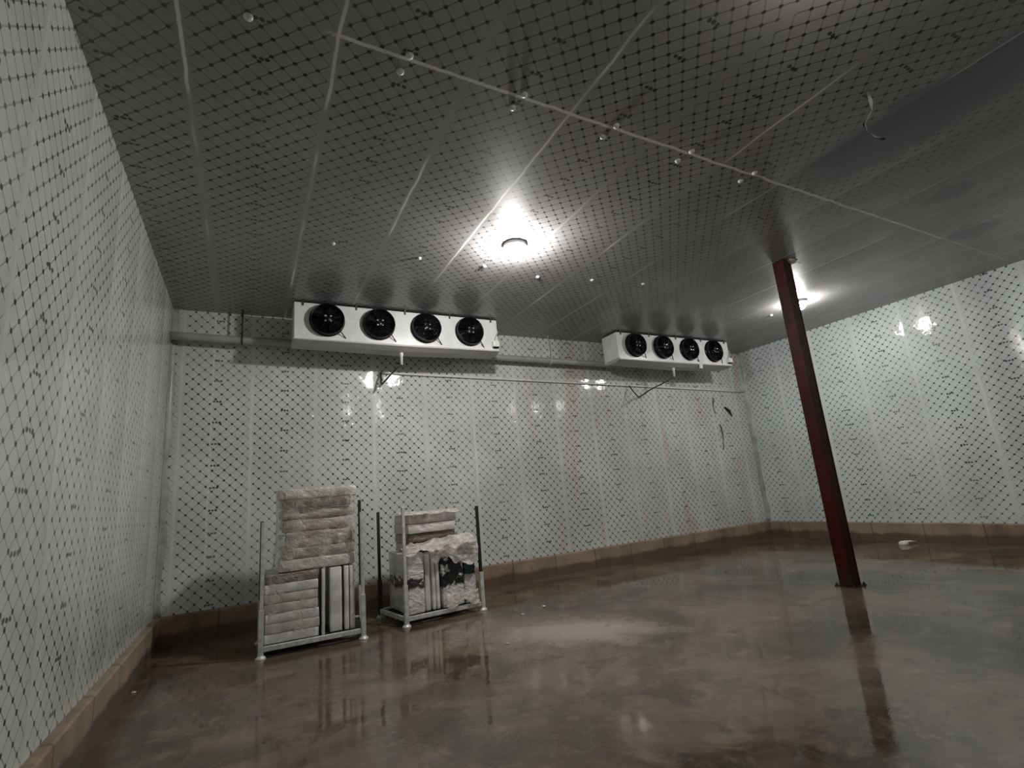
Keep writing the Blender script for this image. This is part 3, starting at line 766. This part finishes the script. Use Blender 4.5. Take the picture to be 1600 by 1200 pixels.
ribbon('torn_film_strip', 'short white strip hanging from the ceiling beside the red column', [(7.42, 4.20, H-0.003), (7.6, 4.15, H-0.03), (7.85, 4.08, H-0.035), (8.05, 4.03, H-0.01)], 0.03, M['film_strip'])
nb = Vector((0, -1, 0))
ribbon('torn_film_strip', 'curved loose film edge high on the back wall near the right corner', [(10.372, YB-0.012, 3.50), (10.30, YB-0.03, 3.36), (10.29, YB-0.035, 3.22), (10.34, YB-0.02, 3.10)], 0.05, M['grey_paint'], None, nb)
ribbon('torn_film_strip', 'long upright loose film edge on the back wall below the curved one', [(10.44, YB-0.012, 2.83), (10.46, YB-0.03, 2.6), (10.44, YB-0.035, 2.4), (10.40, YB-0.02, 2.2)], 0.05, M['grey_paint'], None, nb)
ribbon('torn_film_strip', 'small dark film flap closest to the right corner on the back wall', [(10.72, YB-0.012, 3.26), (10.84, YB-0.04, 3.16), (10.92, YB-0.03, 3.02)], 0.09, M['dark_metal'], None, nb)
def scrap(label, x, y, s, seed, cat='scrap'):
    bm = bmesh.new(); bmesh.ops.create_icosphere(bm, subdivisions=2, radius=1.0)
    for v in bm.verts:
        k = 1 + 0.5*noise.noise(v.co*1.7 + Vector((seed, 0, seed)))
        v.co = Vector((v.co.x*s[0]*k, v.co.y*s[1]*k, max(0, (v.co.z*0.5+0.5))*s[2]*k))
    o = finish(bm, 'plastic_scrap', M['scrap'], None, (x, y, 0.0), (0, 0, seed), smooth=True)
    tag(o, label, cat)
scrap('small white scrap on the floor, beyond the pale dry patch', 3.731, 6.51, (0.045, 0.02, 0.015), 1.0)
scrap('tiny white crumb on the floor, right of the right rack foot', 3.305, 6.352, (0.025, 0.015, 0.01), 2.0)
scrap('tiny white crumb on the floor, left edge of the pale dry patch', 2.55, 5.318, (0.02, 0.014, 0.01), 3.0)
scrap('tiny white crumb on the floor against the left curb', -0.93, 6.55, (0.022, 0.018, 0.014), 4.0)
t = thing('plastic_scrap', 'white plastic piece with a thin tail lying near the right curb', 'scrap', (11.1, 5.42, 0), 0.6)
bm = bmesh.new(); add_lathe(bm, [(0.0, 0.0), (0.085, 0.0), (0.075, 0.05), (0.04, 0.075), (0.0, 0.08)], 18); finish(bm, 'head', M['scrap'], t, smooth=True)
bm = bmesh.new(); add_tube(bm, [(0.03, -0.03, 0.055), (0.12, -0.14, 0.05), (0.22, -0.25, 0.03)], [0.028, 0.02, 0.012], 10); finish(bm, 'tail', M['scrap'], t, smooth=True)
